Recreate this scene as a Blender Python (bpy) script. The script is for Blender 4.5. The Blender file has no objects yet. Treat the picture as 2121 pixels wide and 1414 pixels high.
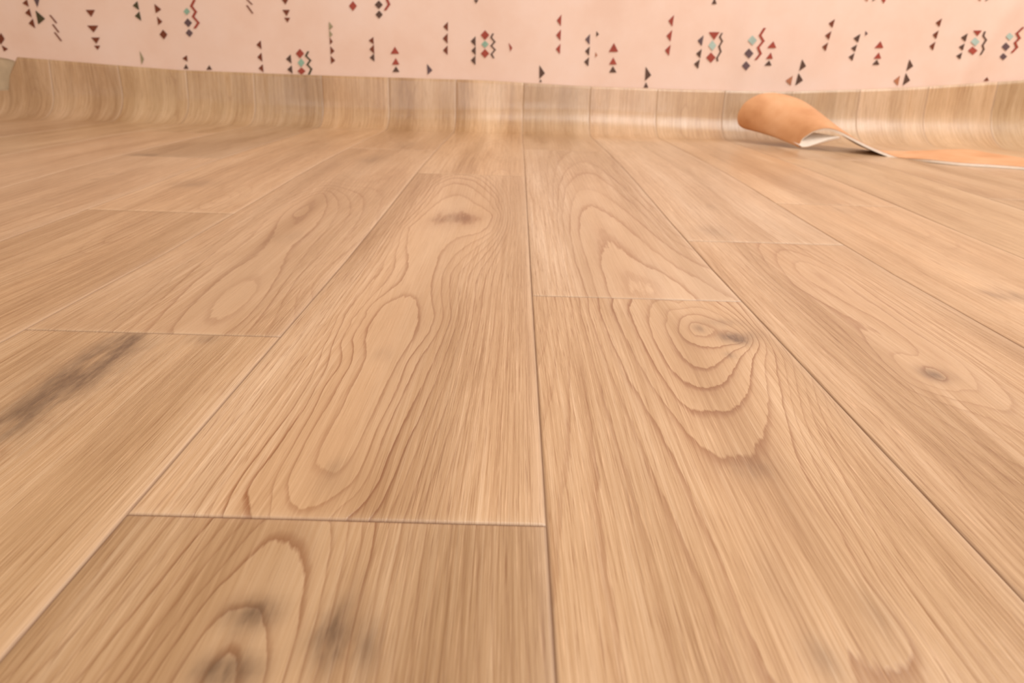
import bpy, bmesh, math, random
import numpy as np
from mathutils import Matrix, Vector

# ------------------------------------------------------------------ camera
H = 0.15                                   # eye height of the camera (and width of one printed plank), metres
F, CX, CY = 1258.0, 1060.5, 707.0          # focal length and centre in pixels of the 2121x1414 frame
ROLL = math.atan(0.03)
_vx, _vy = 1072 - CX, CY - 130             # vanishing point of the plank seams
_r = _vx * math.cos(ROLL) - _vy * math.sin(ROLL)
_u = _vx * math.sin(ROLL) + _vy * math.cos(ROLL)
TH = math.atan(_u / F)
PSI = math.atan((_r / F) / (math.cos(TH) + _u / F * math.sin(TH)))
FW = np.array([-math.sin(PSI) * math.cos(TH), math.cos(PSI) * math.cos(TH), -math.sin(TH)])
R0 = np.array([math.cos(PSI), math.sin(PSI), 0.0])
U0 = np.cross(R0, FW)
RT = math.cos(ROLL) * R0 + math.sin(ROLL) * U0
UP = math.cos(ROLL) * U0 - math.sin(ROLL) * R0
EYE = np.array([0.0, 0.0, H])

scene = bpy.context.scene
col = scene.collection
cam_data = bpy.data.cameras.new('camera')
cam_data.sensor_fit = 'HORIZONTAL'
cam_data.sensor_width = 36.0
cam_data.lens = F / 2121.0 * 36.0
cam_data.clip_start = 0.01
cam_data.dof.use_dof = True
cam_data.dof.focus_distance = 2.05 * H
cam_data.dof.aperture_fstop = 14.0
cam = bpy.data.objects.new('camera', cam_data)
col.objects.link(cam)
cam.matrix_world = Matrix(((RT[0], UP[0], -FW[0], EYE[0]), (RT[1], UP[1], -FW[1], EYE[1]),
                           (RT[2], UP[2], -FW[2], EYE[2]), (0, 0, 0, 1)))
scene.camera = cam

# ------------------------------------------------------------------ light
scene.view_settings.view_transform = 'Standard'
scene.view_settings.look = 'None'
scene.view_settings.gamma = 1.0
scene.view_settings.use_curve_mapping = False
scene.view_settings.exposure = 0.0
world = bpy.data.worlds.new('room_light')
scene.world = world
world.use_nodes = True
world.node_tree.nodes['Background'].inputs[0].default_value = (1.0, 0.66, 0.38, 1)
world.node_tree.nodes['Background'].inputs[1].default_value = 0.46


def area(name, loc, target, sx, sy, power, color):
    d = bpy.data.lights.new(name, 'AREA')
    d.shape = 'RECTANGLE'
    d.size, d.size_y = sx, sy
    d.energy = power
    d.color = color
    o = bpy.data.objects.new(name, d)
    col.objects.link(o)
    o.location = loc
    o.rotation_euler = (Vector(target) - Vector(loc)).to_track_quat('-Z', 'Y').to_euler()
    return o


area('ceiling_lamp', (1.15, 0.4, 1.9), (0.6, 0.85, 0), 1.6, 1.6, 46, (1.0, 0.98, 0.97))
area('window_light', (0.2, -2.2, 1.3), (0.1, 1.3, 0.3), 1.8, 1.4, 36, (0.97, 0.98, 1.0))

# ------------------------------------------------------------------ helpers
def ray(x, y):
    return FW + (x - CX) / F * RT - (y - CY) / F * UP


YW = 9.85 * H                              # the wall's plane
RC = 0.42 * H                              # bending radius of the sheet at the wall


def lift(Y):
    """the loose sheet rises a little before it bends up the wall"""
    return np.interp(np.asarray(Y) / H, [-9, 3.2, 4.4, 5.4, 6.2, 7.5, 9.0, 10], [0, 0, .022, .048, .062, .064, .055, .05]) * H


def on_floor(x, y):
    d = ray(x, y)
    z = 0.0
    for _ in range(25):
        t = (z - H) / d[2]
        P = EYE + d * t
        z = float(lift(P[1]))
    return P


def on_plane(x, y, p, n):
    d = ray(x, y)
    p = np.array(p, float)
    n = np.array(n, float)
    return EYE + d * (((p - EYE) @ n) / (d @ n))


def zoom(region, pts):
    x0, y0, s = REG[region]
    return [(x0 + a / s, y0 + b / s) for a, b in pts]


REG = {'Z1': (0, 200, 3.027), 'Z2': (700, 200, 3.027), 'Z3': (1400, 200, 2.942), 'Z4': (0, 600, 3.027),
       'Z5': (500, 550, 3.027), 'Z6': (1200, 550, 3.027), 'ZR': (1400, 560, 2.942), 'F1': (200, 1040, 3.78),
       'F2': (640, 1040, 3.78), 'BR': (1060, 800, 2.0), 'BL': (0, 800, 2.0), 'PX': (0, 0, 1.0),
       'W1': (0, 0, 3.928), 'W2': (500, 0, 3.928), 'W3': (1000, 0, 3.928), 'W4': (1500, 0, 3.415)}


def tag(o, label=None, cat=None, kind=None, group=None):
    if label: o['label'] = label
    if cat: o['category'] = cat
    if kind: o['kind'] = kind
    if group: o['group'] = group
    return o


def link_mesh(name, verts, faces, mats, midx=None, parent=None, smooth=True):
    me = bpy.data.meshes.new(name)
    me.from_pydata([tuple(v) for v in verts], [], faces)
    for m in mats: me.materials.append(m)
    if midx is not None: me.polygons.foreach_set('material_index', midx)
    me.polygons.foreach_set('use_smooth', [smooth] * len(me.polygons))
    me.update()
    o = bpy.data.objects.new(name, me)
    col.objects.link(o)
    if parent: o.parent = parent
    return o


class NT:
    def __init__(self, name):
        self.m = bpy.data.materials.new(name)
        self.m.use_nodes = True
        self.t = self.m.node_tree
        self.bsdf = self.t.nodes['Principled BSDF']

    def n(self, typ, **kw):
        nd = self.t.nodes.new(typ)
        for k, v in kw.items(): setattr(nd, k, v)
        return nd

    def put(self, sock, v):
        if isinstance(v, bpy.types.NodeSocket): self.t.links.new(v, sock)
        else: sock.default_value = v

    def math(self, op, a, b=0.0, c=0.0, clamp=False):
        nd = self.n('ShaderNodeMath', operation=op, use_clamp=clamp)
        for i, v in enumerate((a, b, c)): self.put(nd.inputs[i], v)
        return nd.outputs[0]

    def attr(self, name, out='Fac'):
        return self.n('ShaderNodeAttribute', attribute_name=name).outputs[out]

    def xyz(self, x, y, z):
        nd = self.n('ShaderNodeCombineXYZ')
        for i, v in enumerate((x, y, z)): self.put(nd.inputs[i], v)
        return nd.outputs[0]

    def sep(self, v):
        nd = self.n('ShaderNodeSeparateXYZ')
        self.put(nd.inputs[0], v)
        return nd.outputs

    def noise(self, vec, scale=1.0, detail=2.0, rough=0.5, dist=0.0):
        nd = self.n('ShaderNodeTexNoise')
        self.put(nd.inputs['Vector'], vec)
        nd.inputs['Scale'].default_value = scale
        nd.inputs['Detail'].default_value = detail
        nd.inputs['Roughness'].default_value = rough
        nd.inputs['Distortion'].default_value = dist
        return nd.outputs['Fac']

    def ramp(self, fac, stops, interp='LINEAR'):
        nd = self.n('ShaderNodeValToRGB')
        self.put(nd.inputs[0], fac)
        cr = nd.color_ramp
        cr.interpolation = interp
        while len(cr.elements) < len(stops): cr.elements.new(0.5)
        for e, (p, c) in zip(cr.elements, stops):
            e.position = p
            e.color = (c, c, c, 1) if not hasattr(c, '__len__') else tuple(c) + (1,)
        return nd.outputs[0]

    def mix(self, fac, a, b, mode='MIX'):
        nd = self.n('ShaderNodeMix', data_type='RGBA', blend_type=mode)
        self.put(nd.inputs[0], fac)
        self.put(nd.inputs[6], a)
        self.put(nd.inputs[7], b)
        return nd.outputs[2]

    def bump(self, h, dist, strength=1.0, normal=None):
        nd = self.n('ShaderNodeBump')
        nd.inputs['Strength'].default_value = strength
        nd.inputs['Distance'].default_value = dist
        self.put(nd.inputs['Height'], h)
        if normal is not None: self.put(nd.inputs['Normal'], normal)
        return nd.outputs[0]

    def col(self, c):
        self.put(self.bsdf.inputs['Base Color'], c)


def rgb(r, g, b):
    f = lambda v: (v / 255 / 12.92) if v / 255 <= 0.04045 else ((v / 255 + 0.055) / 1.055) ** 2.4
    return (f(r), f(g), f(b), 1)


# ------------------------------------------------------------------ floor: printed vinyl sheet, curling up the wall
def floor_material():
    k = NT('oak_printed_vinyl')
    g0 = k.attr('grain')
    lay = k.sep(k.attr('lay', 'Vector'))
    X, S, rnd = lay[0], lay[1], lay[2]
    tone = k.attr('tone', 'Color')
    smudge = k.attr('smudge')
    groove = k.attr('groove')
    sh = k.math('MULTIPLY', rnd, 37.0)
    # ring lines with a ragged, stepped edge along the grain
    jag = k.noise(k.xyz(k.math('MULTIPLY', X, 240.0), k.math('MULTIPLY', S, 38.0), sh), 1.0, 3.0, 0.6)
    wob = k.noise(k.xyz(k.math('MULTIPLY', X, 30.0), k.math('MULTIPLY', S, 14.0), sh), 1.0, 2.0)
    g = k.math('ADD', g0, k.math('MULTIPLY', k.math('SUBTRACT', jag, 0.5), 0.34))
    g = k.math('ADD', g, k.math('MULTIPLY', k.math('SUBTRACT', wob, 0.5), 0.25))
    fr = k.math('FRACT', g)
    line = k.ramp(fr, [(0.0, 1.0), (0.07, 0.8), (0.20, 0.26), (0.5, 0.06), (0.94, 0.0), (1.0, 1.0)])
    amp = k.noise(k.xyz(k.math('MULTIPLY', g0, 0.7), k.math('MULTIPLY', S, 6.0), sh), 1.0, 2.0)
    amp = k.ramp(amp, [(0.3, 0.25), (0.68, 1.0)])
    line = k.math('MULTIPLY', k.math('MULTIPLY', line, amp), k.attr('ringamp'))
    near_heart = k.ramp(k.math('DIVIDE', k.math('MULTIPLY', g0, 0.1), k.math('MAXIMUM', k.attr('ringamp'), 0.1)), [(0.30, 1.0), (0.85, 0.3)])
    line = k.math('MULTIPLY', line, near_heart)
    ra = k.math('MAXIMUM', k.attr('ringamp'), 0.3)
    gs = k.math('DIVIDE', k.math('MULTIPLY', g0, 0.1), k.math('MULTIPLY', ra, ra))
    away = k.ramp(gs, [(0.1, 0.35), (0.45, 1.0)])
    # long streaks and short pores that follow the grain
    cross = k.math('ADD', k.math('MULTIPLY', g0, 0.8), k.math('MULTIPLY', X, 620.0))
    streak = k.noise(k.xyz(cross, k.math('MULTIPLY', S, 6.0), sh), 1.0, 4.0, 0.62)
    crossf = k.math('ADD', k.math('MULTIPLY', g0, 1.6), k.math('MULTIPLY', X, 1500.0))
    pore = k.noise(k.xyz(crossf, k.math('MULTIPLY', S, 36.0), sh), 1.0, 3.0, 0.6)
    pore_d = k.ramp(pore, [(0.28, 1.0), (0.44, 0.0)])
    pore_l = k.ramp(pore, [(0.58, 0.0), (0.70, 1.0)])
    broad = k.noise(k.xyz(k.math('MULTIPLY', X, 18.0), k.math('MULTIPLY', S, 3.2), sh), 1.0, 3.0, 0.55)
    calm = k.ramp(gs, [(0.02, 0.3), (0.3, 1.0)])
    base = k.ramp(k.math('ADD', k.math('MULTIPLY_ADD', k.math('SUBTRACT', streak, 0.5), k.math('MULTIPLY', calm, 0.52), 0.3), k.math('MULTIPLY', broad, 0.4)),
                  [(0.33, rgb(160, 122, 85)[:3]), (0.48, rgb(191, 156, 119)[:3]), (0.65, rgb(213, 183, 150)[:3])])
    c = k.mix(k.math('MULTIPLY', line, 0.88), base, rgb(140, 92, 55))
    c = k.mix(k.math('MULTIPLY', k.math('MULTIPLY', pore_d, away), 0.66), c, rgb(138, 92, 56))
    c = k.mix(k.math('MULTIPLY', k.math('MULTIPLY', pore_l, away), 0.5), c, rgb(232, 196, 160))
    smn = k.noise(k.xyz(k.math('MULTIPLY', X, 90.0), k.math('MULTIPLY', S, 22.0), sh), 1.0, 4.0, 0.65)
    sm = k.math('MULTIPLY', smudge, k.ramp(smn, [(0.30, 0.2), (0.64, 1.0)]), clamp=True)
    c = k.mix(k.math('MULTIPLY', sm, 0.95), c, rgb(98, 74, 56))
    band = k.noise(k.xyz(k.math('MULTIPLY', X, 26.0), k.math('MULTIPLY', S, 1.6), sh), 1.0, 2.0, 0.5)
    c = k.mix(1.0, c, k.ramp(band, [(.3, (.82, .78, .72)), (.5, (1, 1, 1)), (.7, (1.08, 1.08, 1.08))]), 'MULTIPLY')
    c = k.mix(1.0, c, tone, 'MULTIPLY')
    c = k.mix(k.math('MULTIPLY', k.math('POWER', groove, 2.0), 0.8), c, rgb(110, 74, 48))
    c = k.mix(k.math('MULTIPLY', k.attr('edge_wear_glint'), 0.32), c, rgb(226, 200, 174))  # pale plank edges: worn print plus bevel glints painted into the colour
    k.col(c)
    hgt = k.math('ADD', k.math('MULTIPLY', k.math('MULTIPLY', pore, away), 0.9), k.math('MULTIPLY', line, -0.35))
    hgt = k.math('ADD', hgt, k.math('MULTIPLY', streak, 0.3))
    k.put(k.bsdf.inputs['Normal'], k.bump(hgt, 0.0005, 0.75))
    k.put(k.bsdf.inputs['Roughness'], k.math('MULTIPLY_ADD', groove, 0.4, 0.32))
    k.bsdf.inputs['Specular IOR Level'].default_value = 0.8
    k.bsdf.inputs['Coat Weight'].default_value = 0.22
    k.bsdf.inputs['Coat Roughness'].default_value = 0.2
    k.bsdf.inputs['Coat IOR'].default_value = 1.5
    return k.m


def simple(name, color, rough=0.6, spec=0.4, nscale=0, namp=0.0):
    k = NT(name)
    if nscale:
        tc = k.n('ShaderNodeTexCoord').outputs['Object']
        nz = k.noise(tc, nscale, 4.0, 0.6)
        dark = tuple(v * (1 - namp) for v in color[:3]) + (1,)
        lite = tuple(min(1, v * (1 + namp)) for v in color[:3]) + (1,)
        k.col(k.ramp(nz, [(0.3, dark[:3]), (0.7, lite[:3])]))
    else:
        k.col(color)
    k.bsdf.inputs['Roughness'].default_value = rough
    k.bsdf.inputs['Specular IOR Level'].default_value = spec
    return k.m


# traced growth rings: (value, region, points) for the planks seen close up; the ring field is interpolated between them
RINGS = {
 'main': [
  (0, 'Z5', [(1075,185),(980,200),(880,260),(820,330),(780,420),(775,520),(770,600),(730,690),(670,790),(620,900),(550,1030),(480,1160),(480,1240),(540,1300),(620,1290),(690,1190),(770,1040),(830,930),(880,820),(930,710),(985,610),(1040,520),(1090,420),(1112,300),(1110,220)]),
  (-.6, 'Z5', [(1000,300),(930,420),(900,550),(840,700),(770,850),(690,1000),(600,1170)]),
  (1, 'Z5', [(790,320),(720,410),(692,470),(705,540),(685,620),(640,690),(590,780),(530,880),(470,980),(400,1090),(330,1230),(270,1390)]),
  (2, 'Z5', [(750,310),(650,420),(618,500),(640,560),(620,640),(560,690),(505,760),(480,830),(430,940),(380,1040),(320,1160),(240,1290),(185,1400)]),
  (3, 'Z5', [(900,20),(830,130),(740,250),(640,360),(585,450),(562,520),(545,620),(505,700),(455,800),(390,900),(310,1010),(220,1150),(100,1300),(10,1410)]),
  (1, 'Z5', [(1215,20),(1188,120),(1188,200),(1215,300),(1180,420),(1090,530),(1030,620),(1000,720),(955,830),(900,930),(840,1050),(790,1180),(720,1330),(690,1400)]),
  (2, 'Z5', [(1258,60),(1250,150),(1258,250),(1262,330),(1170,500),(1100,600),(1050,720),(1000,820),(935,960),(865,1100),(800,1300)]),
  (3, 'Z5', [(1302,60),(1302,200),(1312,330),(1250,500),(1190,640),(1130,780),(1070,900),(990,1050),(920,1200),(850,1400)]),
  (4.5, 'Z5', [(1380,60),(1385,330),(1300,560),(1230,780),(1130,1000),(1020,1250)]),
  (12, 'Z5', [(635,0),(430,265),(280,430),(90,650),(0,760)]),
  (14, 'Z5', [(1810,0),(1830,250),(1855,600),(1885,950),(1920,1400)]),
  (1, 'Z2', [(760,870),(680,940),(622,1000),(603,1080),(580,1200),(585,1300)]),
  (1, 'Z2', [(440,820),(425,950),(440,1060),(400,1150),(330,1210),(215,1300),(120,1400)]),
  (2, 'Z2', [(400,850),(370,960),(350,1080),(285,1180),(180,1280),(80,1400)]),
  (3, 'Z2', [(350,900),(290,1030),(200,1150),(105,1260),(30,1370)]),
  (.45, 'Z2', [(530,960),(540,1120),(540,1210),(500,1225)]),
  (-.2, 'Z2', [(790,760)]), (.15, 'Z2', [(650,770),(900,755),(780,722),(780,800)]),
  (.5, 'Z2', [(530,770),(600,715),(780,690),(940,750),(880,830),(700,850),(560,840)]),
  (1.6, 'Z2', [(600,650),(660,600),(760,570),(830,600),(900,660),(1000,740),(960,840)]),
  (2.6, 'Z2', [(620,560),(720,520),(850,540),(980,640)]),
  (12, 'Z2', [(470,490),(325,680),(110,945)]), (14, 'Z2', [(1165,500),(1185,740),(1205,1080)]),
  (8, 'F1', [(560,60)]), (13, 'F1', [(240,120)]), (1.2, 'F1', [(1450,60)]), (3, 'F1', [(1950,70)]), (3, 'F1', [(1280,70)]),
  (14, 'F2', [(1880,100)]), (9, 'F2', [(1100,80)])],
 'front': [
  (0, 'F1', [(660,1260),(780,1090),(870,990),(980,860),(1110,790),(1270,800),(1330,900),(1345,1050),(1340,1200),(1320,1400)]),
  (-1, 'F1', [(1050,1100),(1060,1200)]), (-2, 'F1', [(1010,1330)]), (-1, 'F1', [(800,1390),(1180,1390)]),
  (1, 'F1', [(420,1390),(500,1290),(640,1080),(780,860),(900,700),(1040,580),(1180,440),(1320,270)]),
  (.6, 'F1', [(1270,600),(1200,700),(1450,700),(1480,1000),(1430,1300)]),
  (1, 'F1', [(1590,340),(1640,430),(1670,550),(1650,700),(1600,900),(1580,1050),(1520,1200),(1480,1390)]),
  (.9, 'F1', [(1430,300),(1500,400)]),
  (2, 'F1', [(1250,180),(1180,260),(1100,390),(980,530),(850,660),(700,860),(500,1120),(330,1330)]),
  (3, 'F1', [(1080,230),(940,380),(820,520),(640,760),(420,1050),(220,1330)]),
  (4, 'F1', [(960,220),(820,380),(640,620),(400,930),(120,1290)]),
  (9, 'F1', [(220,160),(0,390)]), (9, 'BL', [(250,840),(0,1140)]),
  (2, 'F1', [(1850,180),(1830,400),(1790,600),(1740,830),(1680,1020),(1620,1250),(1580,1400)]),
  (3, 'F1', [(1970,200),(1930,480),(1880,650),(1850,850),(1800,1100),(1740,1300)]),
  (4, 'F2', [(420,200),(400,380),(330,640),(250,900),(190,1200),(150,1400)]),
  (5, 'F2', [(510,200),(480,400),(420,620),(370,850),(320,1100),(260,1400)]),
  (6, 'F2', [(620,230),(560,480),(500,800),(460,1050),(400,1400)]),
  (7, 'F2', [(710,300),(655,550),(590,900),(520,1300)]),
  (18, 'F2', [(1880,140),(1920,480),(1960,1000),(1985,1400)])],
 'knot': [
  (-1, 'Z6', [(740,395)]), (-1.2, 'Z6', [(975,450)]),
  (0, 'Z6', [(690,375),(680,400),(720,432),(790,440),(850,420),(830,390),(770,365)]),
  (1, 'Z6', [(650,335),(620,420),(680,480),(800,503),(880,512),(1020,490),(1050,450),(980,400),(860,350),(760,310)]),
  (2, 'Z6', [(560,290),(552,400),(600,510),(680,610),(770,660),(850,630),(920,570),(965,530)]),
  (3, 'Z6', [(430,330),(470,480),(540,590),(600,690),(700,745),(800,770),(900,740),(960,660),(995,570),(1040,520),(1075,460)]),
  (4, 'Z6', [(320,300),(400,480),(480,630),(580,790),(640,860),(720,930),(800,900),(930,915),(1000,880),(1060,780),(1082,650),(1080,580),(1115,520),(1130,470),(1085,410)]),
  (5, 'Z6', [(200,250),(290,450),(400,660),(540,870),(640,1010),(740,1140),(830,1200),(930,1235),(1050,1200),(1130,1100),(1170,950),(1180,800),(1165,650),(1160,570)]),
  (6, 'Z6', [(125,280),(200,480),(290,670),(400,870),(520,1070),(600,1210),(650,1340),(700,1410)]),
  (6, 'Z6', [(1225,560),(1265,750),(1290,900),(1330,1050),(1350,1150),(1400,1290),(1460,1400)]),
  (7, 'Z6', [(60,300),(130,490),(200,690),(300,920),(400,1150),(480,1400)]),
  (8, 'Z6', [(1330,590),(1370,800),(1400,950),(1460,1100),(1560,1280),(1640,1410)]),
  (3.6, 'Z6', [(620,222)]), (4.5, 'Z6', [(900,240)]), (6, 'Z6', [(1000,240),(1100,380)]), (7.5, 'Z6', [(1190,400)]), (9, 'Z6', [(1290,500)]),
  (12, 'Z6', [(1600,805)]), (16, 'Z6', [(2119,1310)]),
  (6, 'BR', [(720,400),(760,500),(840,640),(890,780),(940,930),(1000,1080),(1030,1220)]),
  (6, 'BR', [(1210,360),(1320,530),(1380,620),(1440,760),(1520,880),(1600,960),(1700,1100)]),
  (5.4, 'BR', [(930,360),(1000,500),(1080,650),(1150,800),(1210,960),(1260,1120)]),
  (5.98, 'BR', [(1320,1040),(1400,1200)]),
  (7, 'BR', [(590,330),(650,480),(700,620),(770,770),(830,900),(870,1050),(920,1220)]),
  (8, 'BR', [(500,400),(555,600),(600,800),(640,1000),(690,1220)]),
  (9, 'BR', [(360,560),(410,830),(440,1000),(475,1220)]),
  (8, 'BR', [(1560,800),(1700,990),(1860,1210)]), (10, 'BR', [(1600,700),(1800,980),(1950,1180)]),
  (12.7, 'PX', [(1110,712)]), (11.3, 'PX', [(1121,850)]), (10.5, 'PX', [(1137,1000)]), (10, 'PX', [(1150,1200)]), (9.7, 'PX', [(1163,1400)]), (14, 'PX', [(1104,625)]), (15, 'BR', [(1450,140),(1720,410),(2110,800)])],
 'arch': [
  (0, 'Z2', [(1620,1240),(1600,1150),(1560,1010),(1525,930),(1512,840),(1508,760),(1540,700),(1600,688),(1700,740),(1820,830),(1950,940),(2110,1060)]),
  (-1, 'Z2', [(1700,1240),(1650,1060),(1665,960),(1685,860),(1740,910),(1800,970),(1850,1010),(1960,1080)]),
  (-2, 'Z2', [(1830,1230),(1800,1110),(1880,1140),(2000,1175)]),
  (1, 'Z2', [(1560,1230),(1490,1050),(1455,850),(1470,680),(1500,600),(1550,575),(1640,600),(1750,680),(1900,800),(2090,950)]),
  (2, 'Z2', [(1500,1240),(1430,1000),(1400,750),(1420,580),(1500,490),(1600,480),(1750,590),(1950,760)]),
  (10, 'Z2', [(1185,600),(1210,1000),(1225,1230)]), (5, 'Z2', [(1330,700),(1370,1240)]),
  (5, 'Z2', [(1810,470),(2100,800)]), (3.2, 'Z2', [(1570,380)]), (6, 'Z2', [(1250,340)]), (4, 'Z2', [(1650,345)])],
 'lmid': [
  (0, 'Z1', [(1330,1330),(1400,1220),(1500,1160),(1590,1155),(1612,1200),(1560,1290),(1450,1390)]), (-.7, 'Z1', [(1530,1220)]),
  (0, 'Z1', [(1990,620),(1930,690),(1900,760),(1850,800)]), (.7, 'Z1', [(1790,760),(1780,840),(1860,870),(1930,830)]), (-.6, 'Z1', [(1870,730)]),
  (1, 'Z1', [(1180,1330),(1330,1190),(1460,1080),(1600,1000),(1680,900)]),
  (2, 'Z1', [(1050,1330),(1200,1180),(1400,1020),(1560,900),(1640,810)]),
  (4, 'Z1', [(850,1350),(1100,1120),(1300,960),(1500,800)]),
  (11, 'Z1', [(1250,850),(800,1130),(450,1330)]), (10, 'Z1', [(1640,620)]), (6, 'Z1', [(2020,1170),(2119,1080)]), (2.5, 'Z1', [(1800,1180)]), (5.5, 'PX', [(800,430),(860,350)]), (10.5, 'PX', [(600,370),(655,340)]), (8, 'PX', [(735,370),(780,330)])],
 'rnear': [
  (0, 'ZR', [(860,15),(950,75),(1060,155),(1200,255),(1330,330),(1500,450),(1640,545)]),
  (1, 'ZR', [(800,60),(930,120),(1040,200),(1200,275),(1330,350),(1500,490)]), (1, 'ZR', [(950,20),(1090,140),(1230,220),(1330,300),(1480,400),(1640,500)]),
  (2, 'ZR', [(700,80),(850,170),(1000,260),(1200,360),(1400,480)]), (2, 'ZR', [(1040,30),(1200,150),(1400,290),(1620,430),(1850,580)]),
  (-1.5, 'ZR', [(1600,640)]), (0, 'ZR', [(1520,600),(1700,650),(1560,680)]), (1, 'ZR', [(1350,570),(1450,680),(1620,720),(1820,690)]),
  (3, 'ZR', [(1250,580),(1400,720),(1640,800),(1900,880),(2100,1000)]), (3, 'ZR', [(1700,450),(1900,600),(2100,730)]),
  (14, 'ZR', [(380,170),(800,560),(1150,900),(1640,1400)]), (10, 'ZR', [(1270,0),(1700,230),(2121,465)]), (8, 'ZR', [(1250,900),(1700,1250)]), (5.5, 'ZR', [(1500,850),(2000,1200)])],
}
# dark knots and stains of the print: x, y in the photograph, half width and half length in plank widths, strength
SMUDGE = [(200,745,.085,.22,.75),(210,765,.24,.55,.34),(60,850,.12,.3,.4),(265,703,.05,.12,.6),(420,702,.05,.05,.55),(20,880,.045,.10,.6),(150,800,.05,.16,.5),
 (525,1270,.045,.04,1.3),(465,1390,.055,.035,1.5),(675,1325,.035,.07,1.3),(735,1345,.05,.07,.9),(720,1230,.05,.1,.3),
 (1450,681,.025,.04,.9),(1525,700,.06,.055,1.6),(1500,668,.11,.05,.45),(1560,690,.05,.05,.4),(1512,735,.02,.03,.7),
 (1550,965,.07,.06,.7),(1600,1200,.05,.1,.2),(1710,1360,.04,.05,.4),(1820,1270,.03,.07,.3),
 (950,452,.09,.10,.55),(905,455,.05,.05,.3),(1940,776,.05,.05,1.2),(2080,612,.10,.10,.8),(1480,478,.10,.14,.45),(1468,428,.05,.1,.3),
 (300,322,.16,.12,.6),(400,380,.16,.16,.5),(235,360,.03,.04,.5),(198,371,.03,.04,.5),(223,405,.02,.03,.4),(121,427,.02,.03,.5),
 (770,330,.13,.25,.5),(840,300,.12,.3,.35),(640,800,.04,.3,.12),(790,735,.03,.06,.35),(1745,435,.06,.12,.3),(1560,305,.2,.3,.3),
 (1350,560,.06,.2,.12),(600,490,.08,.12,.25),(430,1010,.03,.1,.15),(690,1000,.05,.06,.2),(700,965,.03,.04,.3)]

K0, K1 = -11, 13                            # plank columns
rng = np.random.RandomState(4)
# butt joints of each column along the sheet, in plank widths (centre columns measured, others staggered)
JOINTS = {0: [-4, 1.135, 5.72, 10.9], 1: [-2.6, 2.71, 7.55], -1: [-3, 2.165, 7.2], 2: [-1.4, 3.76, 8.9], -2: [-1, 4.1, 9.2], 3: [-.6, 4.9, 9.95],
          -3: [.9, 6.2, 11.2], 4: [2.0, 7.4], -4: [-2, 3.2, 8.3], 5: [.1, 5.3, 10.3], -5: [.0, 5.2, 10.2], 6: [2.9, 8.2], -6: [2.1, 7.3], 7: [.4, 5.9],
          -7: [.9, 6.0], 8: [1, 6.6], -8: [3, 8.1], -9: [1, 6]}


def edge_height(X):
    return np.interp(X / H, [-9.4, -7.66, -7.55, -7.36, -6, -5, -3.1, -.5, .93, 2, 3.1, 3.9, 4.54, 5.18, 6.0, 7.5, 9.3],
                     [.30, .32, .62, .877, .81, .766, .752, .75, .711, .705, .71, .715, .75, .785, .84, .975, 1.1])


def bend_radius(x):
    return 0.42 + 0.05 * math.sin(x * 0.9 + 0.6) + 0.16 * min(1, max(0, (x - 3.2) / 2))


def upright(x):
    """angle the sheet reaches where it leans on the wall"""
    return math.radians(81 + 3.0 * math.sin(x * 1.9 + .4) + 2.0 * math.sin(x * 4.1 + 1.0))


def sheet_end(X):
    """length of the sheet at X measured along the print, in plank widths"""
    x = X / H
    r, A = bend_radius(x), upright(x)
    top = float(edge_height(X))
    zz = float(lift((9.78 - r) * H)) / H + r * (1 - math.cos(A))
    y0 = 9.80 - r * math.sin(A) - max(0, top - zz) / math.tan(A)
    return y0, y0 + r * A + max(.02, (top - zz) / math.sin(A))


def sheet_point(X, s):
    """place a point of the print on the sheet"""
    x = X / H
    r, A = bend_radius(x), upright(x)
    y0 = sheet_end(X)[0]
    s /= H
    if s <= y0:
        return X, s * H, float(lift(s * H))
    z0 = float(lift(y0 * H)) / H
    a = min((s - y0) / r, A)
    h = s - y0 - r * a
    return X, (y0 + r * math.sin(a) + h * math.cos(A)) * H, (z0 + r * (1 - math.cos(a)) + h * math.sin(A)) * H


def smooth_noise(seed, n=6):
    q = np.random.RandomState(seed)
    ph, am = q.uniform(0, 6.28, n), q.normal(0, 1, n) / np.arange(1, n + 1)
    return lambda y, L: sum(am[i] * np.sin((i + 1) * y / L + ph[i]) for i in range(n))


def tps(points, vals, ay=0.32):
    P = np.array(points)
    P = np.column_stack([P[:, 0], P[:, 1] * ay])
    n = len(P)
    D = np.linalg.norm(P[:, None] - P[None], axis=2)
    A = np.zeros((n + 3, n + 3))
    A[:n, :n] = D - np.eye(n) * 0.015
    A[:n, n] = 1
    A[:n, n + 1:] = P
    A[n:, :n] = A[:n, n:].T
    b = np.zeros(n + 3)
    b[:n] = vals
    w = np.linalg.lstsq(A, b, rcond=None)[0]

    def f(x, y):
        Q = np.column_stack([x, y * ay])
        out = np.zeros(len(Q))
        for i in range(0, len(Q), 4000):
            q = Q[i:i + 4000]
            d = np.linalg.norm(q[:, None] - P[None], axis=2)
            out[i:i + 4000] = d @ w[:n] + w[n] + q @ w[n + 1:]
        return out
    return f


def traced(name):
    pts, vals = [], []
    for v, reg, zp in RINGS[name]:
        px = zoom(reg, zp)
        for i, p in enumerate(px):
            P = on_floor(*p) / H
            pts.append((P[0], P[1]))
            vals.append(v)
            if i + 1 < len(px):
                Q = on_floor((p[0] + px[i + 1][0]) / 2, (p[1] + px[i + 1][1]) / 2) / H
                pts.append((Q[0], Q[1]))
                vals.append(v)
    pts = np.array(pts)
    pts = pts + np.random.RandomState(1).normal(0, 1e-4, pts.shape)
    return tps(pts, vals)


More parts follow.
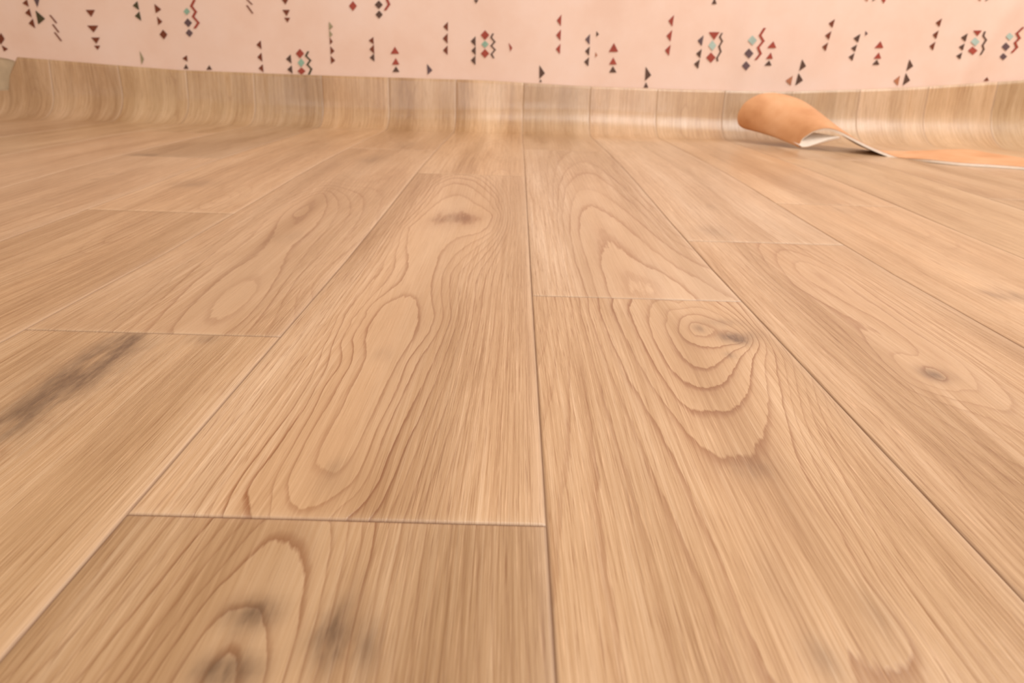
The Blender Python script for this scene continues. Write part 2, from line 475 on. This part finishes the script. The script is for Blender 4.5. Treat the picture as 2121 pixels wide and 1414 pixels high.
def generic_field(seed):
    q = np.random.RandomState(seed)
    n1, n2 = smooth_noise(seed), smooth_noise(seed + 500)
    xc = q.uniform(0.15, 0.85)
    sp = q.uniform(0.05, 0.085)
    d0 = q.uniform(-.1, .35)

    def f(u, y):
        c = xc + .07 * n1(y, 1.6)
        d = d0 + .16 * n2(y, 1.3)
        return np.sqrt((u - c) ** 2 + d * d) / sp
    return f


TONES = {(0, 1): (.86, .85, .82), (0, 2): (1, .99, .97), (0, 3): (1.06, 1.04, 1.0), (1, 1): (1.05, 1.05, 1.04), (1, 2): (1.02, 1.05, 1.10), (1, 3): (.93, .92, .9),
         (-1, 1): (.99, .98, .94), (-1, 2): (.95, .93, .9), (-1, 3): (.97, .95, .93), (2, 1): (1.01, 1.0, .99), (2, 2): (1.03, 1.07, 1.14), (-2, 1): (.97, .94, .88),
         (-2, 2): (1.04, 1.01, .96), (3, 1): (1.03, 1.0, .95), (3, 2): (1.0, .97, .92)}


def build_floor():
    mat = floor_material()
    lip = simple('vinyl_foam_edge', rgb(236, 212, 190), 0.6)
    rows = list(np.arange(-1.5, .5, .25)) + list(np.arange(.5, 3.2, .018)) + list(np.arange(3.2, 9.2, .034)) + list(np.arange(9.2, 9.75, .04))
    rows = np.array(rows)
    e = [0, .0045, .010]
    ucols = np.array(e + list(np.linspace(.03, .97, 44)) + [1 - .010, 1 - .0045, 1.0])
    fields = {'main': traced('main'), 'front': traced('front'), 'knot': traced('knot'), 'arch': traced('arch'), 'lmid': traced('lmid'), 'rnear': traced('rnear')}
    special = {(0, 2): 'main', (0, 1): 'front', (1, 1): 'knot', (1, 2): 'arch', (-1, 2): 'lmid', (2, 1): 'rnear'}
    sm = []
    for x, y, a, b, w in SMUDGE:
        P = on_floor(x, y) / H
        sm.append((P[0], P[1], a, b, w))
    V, FC, MI = [], [], []
    G, LAY, TON, SMU, GRV, RA, WN = [], [], [], [], [], [], []
    for kc in range(K0, K1):
        joints = JOINTS[kc] if kc in JOINTS else []
        js = sorted(q for q in joints if q < 9.3)
        cuts = [-99] + js + [99]
        for si in range(len(cuts) - 1):
            s0, s1 = cuts[si], cuts[si + 1]
            r = rows[(rows > s0 + .02) & (rows < s1 - .02)]
            if len(r) < 2: continue
            rr = list(r)
            if s0 > -50: rr = [s0, s0 + .0045, s0 + .010] + rr
            if s1 < 50: rr = rr + [s1 - .010, s1 - .0045, s1]
            top = s1 >= 50
            rr = np.array(rr)
            nr0 = len(rr)
            ntop = 12 if top else 0
            nr, nc = nr0 + ntop, len(ucols)
            seed = (kc + 20) * 10 + si
            q = np.random.RandomState(seed)
            rnd = q.uniform(0, 1)
            t = TONES.get((kc, si + (0 if kc in (0, 1, -1, 2, -2, 3) else 9)))
            if t is None:
                m = q.uniform(.85, 1.07)
                t = (m * q.uniform(.985, 1.015), m, m * q.uniform(.95, 1.02))
            X0 = kc - .9
            U, SS = np.meshgrid(ucols, rr)
            base = len(V)
            cols_top = []
            for j in range(nr):
                for i in range(nc):
                    X = (X0 + ucols[i]) * H
                    if j < nr0:
                        s = rr[j]
                    else:
                        # from the last regular row to the free edge
                        send = sheet_end(X)[1]
                        s = rr[-1] + (max(send, rr[-1] + .01) - rr[-1]) * (j - nr0 + 1) / ntop
                    x, y, z = sheet_point(X, s * H)
                    du = min(ucols[i], 1 - ucols[i])
                    dv = min(abs(s - s0), abs(s - s1))
                    gd = min(du, dv)
                    dep = float(np.interp(gd, [0, .0045, .010], [1, .3, 0]))
                    if s * H < 9.3 * H: z -= dep * .0007
                    else: y += dep * .0007
                    V.append((x, y, z))
                    LAY.append((X, s * H, rnd))
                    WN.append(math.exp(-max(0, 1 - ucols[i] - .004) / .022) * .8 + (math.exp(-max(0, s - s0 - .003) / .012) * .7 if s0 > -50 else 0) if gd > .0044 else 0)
                    GRV.append(float(np.interp(gd, [0, .0045, .010], [1, .6, 0])))
            a = np.array(LAY[base:])
            xs, ys = a[:, 0] / H, a[:, 1] / H
            key = special.get((kc, si))
            if key: g = fields[key](xs, ys)
            else: g = generic_field(seed)(xs - X0, ys)
            G.extend(g.tolist())
            RA.extend([{'lmid': .8, 'arch': .85, 'rnear': .9, 'knot': 1.35, 'main': 1.15, 'front': 1.2}.get(key, .45)] * len(xs))
            smv = np.zeros(len(xs))
            for sx, sy, aa, bb, w in sm:
                if s0 - .01 <= sy <= s1 + .01 and X0 - .02 <= sx <= X0 + 1.02:
                    smv += w * np.exp(-((xs - sx) / aa) ** 2 - ((ys - sy) / bb) ** 2)
            SMU.extend(np.minimum(smv, 1.2).tolist())
            TON.extend([(t[0], t[1], t[2], 1)] * len(xs))
            for j in range(nr - 1):
                for i in range(nc - 1):
                    p = base + j * nc + i
                    FC.append((p, p + 1, p + 1 + nc, p + nc))
                    MI.append(0)
            if top:                                        # the cut edge: pale foam thickness behind the printed face
                p0 = base + (nr - 1) * nc
                b2 = len(V)
                for i in range(nc):
                    x, y, z = V[p0 + i]
                    V.append((x, y + .0026, z + .0002))
                for i in range(nc):
                    x, y, z = V[p0 + i]
                    V.append((x, y + .0026, z - .03))
                for _ in range(2 * nc):
                    G.append(0); LAY.append((0, 0, 0)); TON.append((1, 1, 1, 1)); SMU.append(0); GRV.append(0); RA.append(0); WN.append(0)
                for i in range(nc - 1):
                    FC.append((p0 + i, p0 + i + 1, b2 + i + 1, b2 + i)); MI.append(1)
                    FC.append((b2 + i, b2 + i + 1, b2 + nc + i + 1, b2 + nc + i)); MI.append(1)
    o = link_mesh('floor', V, FC, [mat, lip], MI)
    me = o.data
    for name, typ, data, key in (('grain', 'FLOAT', G, 'value'), ('smudge', 'FLOAT', SMU, 'value'), ('ringamp', 'FLOAT', RA, 'value'), ('edge_wear_glint', 'FLOAT', WN, 'value'), ('groove', 'FLOAT', GRV, 'value'),
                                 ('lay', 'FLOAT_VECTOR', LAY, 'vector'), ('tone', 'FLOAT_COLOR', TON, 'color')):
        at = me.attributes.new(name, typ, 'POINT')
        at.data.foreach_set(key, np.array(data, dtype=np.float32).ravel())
    tag(o, 'light oak plank-print vinyl floor sheet, its far edge curling up the wall', 'floor', 'structure')
    return o


floor = build_floor()


# ------------------------------------------------------------------ wall with loose patterned wallpaper
def paper_y(X, Z):
    """surface of the paper, with soft vertical folds"""
    x, z = X / H, Z / H
    b = .010 * math.exp(-((x - 3.35 + .10 * (z - 1.3)) / .16) ** 2) + .014 * math.exp(-((x - 6.75 - .42 * (z - 1.4)) / .13) ** 2)
    b += .006 * math.exp(-((x - 5.55 - .2 * (z - 1.3)) / .3) ** 2) + .005 * math.exp(-((x - 1.5) / .25) ** 2)
    b += .004 * math.sin(x * 1.3 + .5) + .003 * math.sin(x * 2.9 + z)
    return YW + .012 * H - b * H * 2.2


def paper_bottom(X):
    return float(np.interp(X / H, [-9.6, -7.8, -7.5, -7.35, -7.0, 9.6], [.90, .88, .84, .75, .55, .55])) * H


def paper_material():
    k = NT('peach_wallpaper')
    tc = k.n('ShaderNodeTexCoord').outputs['Object']
    n = k.noise(tc, 9.0, 5.0, 0.6)
    n2 = k.noise(tc, 160.0, 3.0, 0.6)
    c = k.ramp(n, [(.3, rgb(233, 204, 187)[:3]), (.5, rgb(237, 211, 196)[:3]), (.72, rgb(239, 216, 204)[:3])])
    c = k.mix(k.math('MULTIPLY', n2, .10), c, rgb(228, 184, 160))
    k.col(c)
    k.bsdf.inputs['Roughness'].default_value = 0.5
    k.bsdf.inputs['Specular IOR Level'].default_value = 0.3
    k.put(k.bsdf.inputs['Normal'], k.bump(n2, .0004, .35))
    return k.m


INK = {'r': rgb(160, 72, 58), 'b': rgb(118, 62, 42), 'k': rgb(92, 68, 58), 'p': rgb(102, 82, 86), 't': rgb(142, 178, 160),
       'g': rgb(76, 70, 48), 'y': rgb(160, 150, 120), 'n': rgb(176, 118, 88), 'c': rgb(170, 192, 184)}
INKS = list(INK)


def motif(kind, cx, cy, w, h, tilt=0.0):
    w2, h2 = w / 2, h / 2
    P = {'L': [(w2, -h2), (w2, h2), (-w2, 0)], 'R': [(-w2, -h2), (w2, 0.1 * h), (-w2, h2)], 'D': [(-w2, -h2), (w2, -h2), (0, h2)],
         'U': [(0, -h2), (w2, h2), (-w2, h2)], 'O': [(0, -h2), (w2, 0), (0, h2), (-w2, 0)],
         'B': [(-w2, -h2), (-w2 + 14, -h2), (w2, h2), (w2 - 14, h2)]}[kind]
    return [(cx + x + tilt * y, cy + y) for x, y in P]


M = []                                       # (ink, region, polygon)


def mo(reg, ink, kind, items, tilt=0.0):
    for it in items: M.append((ink, reg, motif(kind, *it, tilt)))


def zig(reg, ink, pts, th):
    for (x0, y0), (x1, y1) in zip(pts[:-1], pts[1:]):
        M.append((ink, reg, [(x0 - th / 2, y0 - 3), (x0 + th / 2, y0 - 3), (x1 + th / 2, y1 + 3), (x1 - th / 2, y1 + 3)]))


mo('W1', 'b', 'L', [(200, 25, 45, 60), (222, 105, 45, 75), (250, 190, 45, 80)], .25)
mo('W1', 'p', 'D', [(297, 22, 50, 75)], .1)
mo('W1', 'g', 'R', [(328, 140, 65, 115)], .2)
mo('W1', 'b', 'B', [(430, 155, 68, 66), (450, 230, 64, 66), (468, 298, 70, 72)])
mo('W1', 'b', 'D', [(735, 108, 75, 55), (755, 235, 90, 55), (778, 330, 70, 50), (790, 388, 50, 34)], .15)
mo('W1', 'g', 'L', [(1098, 45, 45, 75), (1115, 130, 45, 78)], .2)
mo('W1', 'b', 'R', [(1283, 68, 50, 75), (1298, 168, 38, 70)], .15)
mo('W1', 'b', 'O', [(1327, 280, 64, 78)], .1)
mo('W1', 't', 'O', [(1520, 93, 54, 58)])
mo('W1', 'p', 'O', [(1530, 185, 66, 72), (1540, 268, 60, 66)], .1)
zig('W1', 'r', [(1585, 0), (1556, 50), (1596, 95), (1570, 135), (1618, 185), (1584, 228)], 22)
mo('W1', 'b', 'B', [(2030, 15, 60, 45), (2033, 76, 62, 66)])
mo('W1', 'b', 'O', [(2, 315, 60, 95)])
mo('W1', 'b', 'R', [(38, 392, 40, 50)], .4)
mo('W1', 'y', 'R', [(1153, 468, 26, 115)], .15)
mo('W1', 'b', 'L', [(1502, 475, 40, 52)], .1)
mo('W1', 'k', 'U', [(1512, 540, 40, 38), (1703, 548, 46, 36)])
mo('W2', 'b', 'D', [(355, 12, 60, 48), (365, 105, 60, 50), (373, 163, 48, 38)], .1)
mo('W2', 'r', 'O', [(907, 48, 65, 80)])
mo('W2', 'k', 'O', [(1117, 38, 66, 70), (1120, 118, 60, 66)])
zig('W2', 'r', [(1180, -10), (1202, 35), (1168, 80)], 22)
mo('W2', 'k', 'D', [(1910, 12, 40, 32)])
mo('W2', 'y', 'R', [(728, 210, 34, 70), (728, 275, 28, 62)], .02)
mo('W2', 'b', 'R', [(730, 332, 24, 62), (740, 408, 34, 68), (744, 485, 36, 66)], .05)
mo('W2', 'b', 'L', [(143, 365, 38, 74), (150, 465, 38, 76), (160, 555, 38, 66)], .1)
mo('W2', 'k', 'L', [(383, 480, 42, 76), (393, 565, 40, 70)], .1)
mo('W2', 'r', 'O', [(475, 435, 68, 78), (488, 578, 66, 60)])
mo('W2', 't', 'O', [(485, 510, 58, 72)])
zig('W2', 'g', [(543, 420), (522, 455), (562, 490), (533, 525), (570, 560), (547, 605)], 17)
mo('W2', 'b', 'L', [(1055, 330, 40, 60), (1060, 400, 38, 76)], .05)
mo('W2', 'k', 'L', [(1062, 468, 38, 66)], .05)
mo('W2', 'r', 'U', [(1248, 408, 70, 58), (1255, 498, 60, 54)])
mo('W2', 'k', 'U', [(1257, 562, 58, 46)])
mo('W2', 'p', 'R', [(1532, 563, 42, 88)], .05)
mo('W2', 'b', 'L', [(1660, 215, 38, 76), (1657, 312, 40, 86), (1658, 408, 38, 78)])
mo('W2', 'k', 'L', [(1885, 335, 40, 82), (1888, 412, 36, 76), (1885, 490, 38, 78)])
mo('W2', 'r', 'O', [(1982, 285, 70, 80), (1982, 435, 70, 74)])
mo('W2', 't', 'O', [(1982, 360, 60, 60)])
zig('W2', 'k', [(2048, 275), (2030, 305), (2063, 340), (2030, 372), (2066, 405), (2032, 440), (2053, 470)], 15)
mo('W3', 'r', 'R', [(228, 382, 22, 72)], .2)
mo('W3', 'r', 'L', [(620, 165, 36, 96), (615, 285, 38, 92), (612, 398, 36, 86)], -.05)
mo('W3', 'k', 'R', [(483, 585, 45, 112)])
mo('W3', 'k', 'U', [(470, 655, 22, 24)])
mo('W3', 'p', 'L', [(852, 320, 38, 88)], -.05)
mo('W3', 'k', 'L', [(850, 415, 36, 76), (843, 502, 38, 76)], -.08)
mo('W3', 'k', 'R', [(935, 275, 22, 45)])
mo('W3', 'n', 'R', [(925, 445, 18, 45)])
mo('W3', 'r', 'U', [(1065, 385, 76, 72), (1060, 495, 62, 58)], -.05)
mo('W3', 'k', 'U', [(1058, 563, 60, 52)])
mo('W3', 'r', 'L', [(1530, 168, 40, 96), (1515, 290, 40, 96), (1502, 408, 40, 92)], -.15)
mo('W3', 'k', 'R', [(1347, 600, 48, 116)], -.05)
mo('W3', 'k', 'U', [(1328, 690, 38, 46)])
mo('W3', 'p', 'L', [(1770, 330, 42, 88)], -.17)
mo('W3', 'k', 'L', [(1757, 435, 40, 76), (1740, 520, 42, 78)], -.17)
mo('W3', 'r', 'D', [(1885, 292, 90, 62)])
mo('W3', 'c', 'O', [(1870, 370, 66, 84)])
mo('W3', 'r', 'O', [(1858, 468, 78, 84)])
zig('W3', 'k', [(1950, 270), (1930, 300), (1953, 335), (1925, 375), (1940, 420), (1907, 470), (1913, 495)], 14)
mo('W4', 'c', 'O', [(200, 285, 66, 70), (2022, 258, 58, 54)])
mo('W4', 'p', 'O', [(175, 378, 66, 72), (155, 465, 60, 66), (1995, 330, 62, 60), (1977, 400, 54, 50)])
zig('W4', 'r', [(290, 200), (254, 250), (282, 290), (240, 335), (262, 380), (224, 420)], 19)
zig('W4', 'r', [(2121, 195), (2072, 235), (2096, 270), (2060, 300), (2077, 335), (2037, 370)], 19)
mo('W4', 'r', 'U', [(345, 315, 64, 48), (328, 393, 48, 45), (1100, 315, 62, 48), (1088, 392, 52, 44)], -.25)
mo('W4', 'k', 'U', [(317, 445, 52, 36), (1075, 440, 52, 36)], -.25)
mo('W4', 'k', 'R', [(562, 460, 40, 82), (538, 560, 44, 88), (1318, 460, 40, 82), (1295, 560, 44, 88)], -.25)
mo('W4', 'n', 'L', [(458, 570, 44, 72), (1215, 570, 40, 72)], -.2)
mo('W4', 'b', 'L', [(757, 165, 36, 62), (732, 250, 36, 62), (710, 330, 34, 62), (1512, 160, 36, 60), (1490, 245, 34, 62), (1468, 325, 34, 62)], -.28)
mo('W4', 'k', 'L', [(935, 270, 42, 62), (915, 340, 36, 52), (897, 402, 36, 56), (1693, 265, 40, 60), (1675, 332, 36, 50), (1657, 395, 36, 50)], -.28)
mo('W4', 'p', 'R', [(1008, 235, 18, 34)])
mo('W4', 'r', 'D', [(1790, 235, 62, 38), (1130, 6, 40, 34)])
mo('W4', 'c', 'O', [(1772, 295, 60, 62)])
mo('W4', 'r', 'O', [(1752, 358, 62, 58)])
zig('W4', 'k', [(1840, 225), (1826, 255), (1845, 282), (1817, 320), (1827, 350), (1802, 385)], 13)
mo('W4', 'b', 'U', [(1857, 558, 38, 26)], -.2)


def build_wall():
    plaster = simple('bare_plaster', rgb(196, 178, 150), .9, .2, 25, .12)
    wall = link_mesh('wall_back', [(-13 * H, YW + .03 * H, -.02), (13 * H, YW + .03 * H, -.02), (13 * H, YW + .03 * H, 1.2), (-13 * H, YW + .03 * H, 1.2),
                                   (-13 * H, YW + .6 * H, -.02), (13 * H, YW + .6 * H, -.02), (13 * H, YW + .6 * H, 1.2), (-13 * H, YW + .6 * H, 1.2)],
                     [(0, 1, 2, 3), (5, 4, 7, 6), (3, 2, 6, 7), (4, 5, 1, 0), (1, 5, 6, 2), (4, 0, 3, 7)], [plaster], smooth=False)
    tag(wall, 'back wall behind the vinyl, papered in peach with small geometric motifs', 'wall', 'structure')
    mats = [paper_material()]
    for i in INKS: mats.append(simple('wallpaper_ink_' + {'r': 'red', 'b': 'brown', 'k': 'umber', 'p': 'plum', 't': 'teal', 'g': 'olive', 'y': 'sage', 'n': 'tan', 'c': 'pale_teal'}[i], INK[i], .55, .3, 60, .12))
    V, FC, MI = [], [], []
    xs = np.arange(-12.8, 12.81, .07) * H
    nz = 34
    for x in xs:
        zb = paper_bottom(x)
        for j in range(nz):
            z = zb + (1.15 - zb) * (j / (nz - 1)) ** 1.5
            V.append((x, paper_y(x, z), z))
    for i in range(len(xs) - 1):
        for j in range(nz - 1):
            p = i * nz + j
            FC.append((p, p + nz, p + nz + 1, p + 1))
            MI.append(0)
    for ink, reg, poly in M:
        Q = [on_plane(x, y, (0, YW, 0), (0, 1, 0)) for x, y in zoom(reg, poly)]
        for dz in (0.0, 1.12 * H, 2.24 * H, 3.36 * H):
            for dx in (.75 * dz,):
                b = len(V)
                for P in Q:
                    X, Z = P[0] + dx, P[2] + dz
                    V.append((X, paper_y(X, Z) - .0014, Z))
                n = len(Q)
                area2 = sum(V[b + i][0] * V[b + (i + 1) % n][2] - V[b + (i + 1) % n][0] * V[b + i][2] for i in range(n))
                f = list(range(b, b + n))
                FC.append(tuple(f if area2 > 0 else f[::-1]))
                MI.append(1 + INKS.index(ink))
    paper = link_mesh('wallpaper', V, FC, mats, MI, parent=wall)
    return wall


wall = build_wall()


# ------------------------------------------------------------------ curled offcut of the same vinyl
def catmull(P, n):
    P = np.array(P, float)
    T = np.arange(len(P))
    out = []
    for t in np.linspace(0, len(P) - 1, n):
        i = min(int(t), len(P) - 2)
        f = t - i
        p0, p1, p2, p3 = P[max(i - 1, 0)], P[i], P[i + 1], P[min(i + 2, len(P) - 1)]
        out.append(.5 * ((2 * p1) + (-p0 + p2) * f + (2 * p0 - 5 * p1 + 4 * p2 - p3) * f * f + (-p0 + 3 * p1 - 3 * p2 + p3) * f ** 3))
    return np.array(out)


def build_offcut():
    up = np.array([0, 0, .0054])
    a, b = on_floor(1655.4, 308.6), on_floor(1866, 327)
    d = (b - a); d[2] = 0; d /= np.linalg.norm(d)
    nrm = np.array([-d[1], d[0], 0])
    c = on_floor(2121, 352)
    near = [c + (c - b) * .9 + up, c + up, on_floor(1990, 343) + up, on_floor(1920, 336) + up]
    for p in [(1866, 326), (1836.6, 317), (1797, 300), (1767, 285), (1747.5, 275), (1727.7, 267), (1708, 265), (1688, 270), (1674, 278),
              (1662, 287), (1656, 299), (1657, 306), (1672, 306), (1690, 301), (1718, 293), (1740, 288)]:
        near.append(on_plane(p[0], p[1], a, nrm))
    far = [np.array([6.6, 6.5, .07]) * H, on_floor(2121, 334) + up, on_floor(2045, 322) + up, on_floor(1990, 318) + up * 1.6]
    FP = [(4.95, 8.35, .08), (4.75, 8.65, .11), (4.53, 8.85, .235), (4.33, 9.0, .41), (4.14, 9.1, .55), (3.95, 9.15, .645), (3.74, 9.2, .70), (3.54, 9.2, .715), (3.37, 9.2, .68),
          (3.22, 9.2, .58), (3.15, 9.2, .45), (3.15, 9.2, .35), (3.20, 9.2, .265), (3.34, 9.2, .215), (3.62, 9.2, .20), (3.88, 9.2, .22)]
    far += [np.array(p) * H for p in FP]
    n = 120
    A, B = catmull(near, n), catmull(far, n)
    m = 14
    th_face, th_all = .0008, .0050
    grid = np.zeros((n, m, 3))
    for j in range(m):
        t = j / (m - 1)
        grid[:, j] = A * (1 - t) + B * t
        w = math.sin(math.pi * t)
        grid[:, j, 2] += .0015 * w * np.exp(-((np.arange(n) - 12) / 8.0) ** 2)
    du = np.gradient(grid, axis=0)
    dv = np.gradient(grid, axis=1)
    N = np.cross(du, dv)
    N /= np.linalg.norm(N, axis=2, keepdims=True) + 1e-12
    if N[3, 5, 2] < 0: N = -N                       # outward = printed side up on the flat part

    def slab(name, o0, o1, mat, parent):
        V = np.concatenate([(grid - N * o0).reshape(-1, 3), (grid - N * o1).reshape(-1, 3)])
        k = n * m
        FC = []
        for i in range(n - 1):
            for j in range(m - 1):
                p = i * m + j
                FC.append((p, p + 1, p + m + 1, p + m))
                FC.append((k + p, k + p + m, k + p + m + 1, k + p + 1))
        for i in range(n - 1):
            p = i * m
            FC.append((p, p + m, k + p + m, k + p))
            p = i * m + m - 1
            FC.append((p, k + p, k + p + m, p + m))
        for j in range(m - 1):
            FC.append((j, k + j, k + j + 1, j + 1))
            p = (n - 1) * m + j
            FC.append((p, p + 1, k + p + 1, k + p))
        o = link_mesh(name, V - base, FC, [mat], parent=parent)
        for f in o.data.polygons: pass
        bm = bmesh.new(); bm.from_mesh(o.data); bmesh.ops.recalc_face_normals(bm, faces=bm.faces); bm.to_mesh(o.data); bm.free()
        sh = o.modifiers.new('split', 'EDGE_SPLIT'); sh.split_angle = math.radians(50)
        return o

    base = np.array([float(grid[:, :, 0].mean()), float(grid[:, :, 1].mean()), .05 * H])
    root = bpy.data.objects.new('vinyl_offcut', None)
    col.objects.link(root)
    root.location = base
    k = NT('tan_vinyl_face')
    tc = k.n('ShaderNodeTexCoord').outputs['Object']
    nz = k.noise(tc, 14.0, 4.0, .6)
    nf = k.noise(tc, 220.0, 2.0, .5)
    cc = k.ramp(nz, [(.3, rgb(198, 142, 96)[:3]), (.5, rgb(214, 160, 114)[:3]), (.72, rgb(224, 176, 134)[:3])])
    k.col(k.mix(k.math('MULTIPLY', nf, .15), cc, rgb(190, 122, 76)))
    k.bsdf.inputs['Roughness'].default_value = .5
    face_mat = k.m
    foam = simple('cream_foam_backing', rgb(246, 236, 224), .8, .2, 120, .05)
    tag(slab('foam_backing', th_face, th_all, foam, root), 'cream white foam backing and cut edge')
    tag(slab('printed_face', 0, th_face, face_mat, root), 'tan orange printed face')
    tag(root, 'curled offcut strip of tan orange vinyl with a white cut edge, lying by the wall', 'flooring offcut')
    return root


offcut = build_offcut()
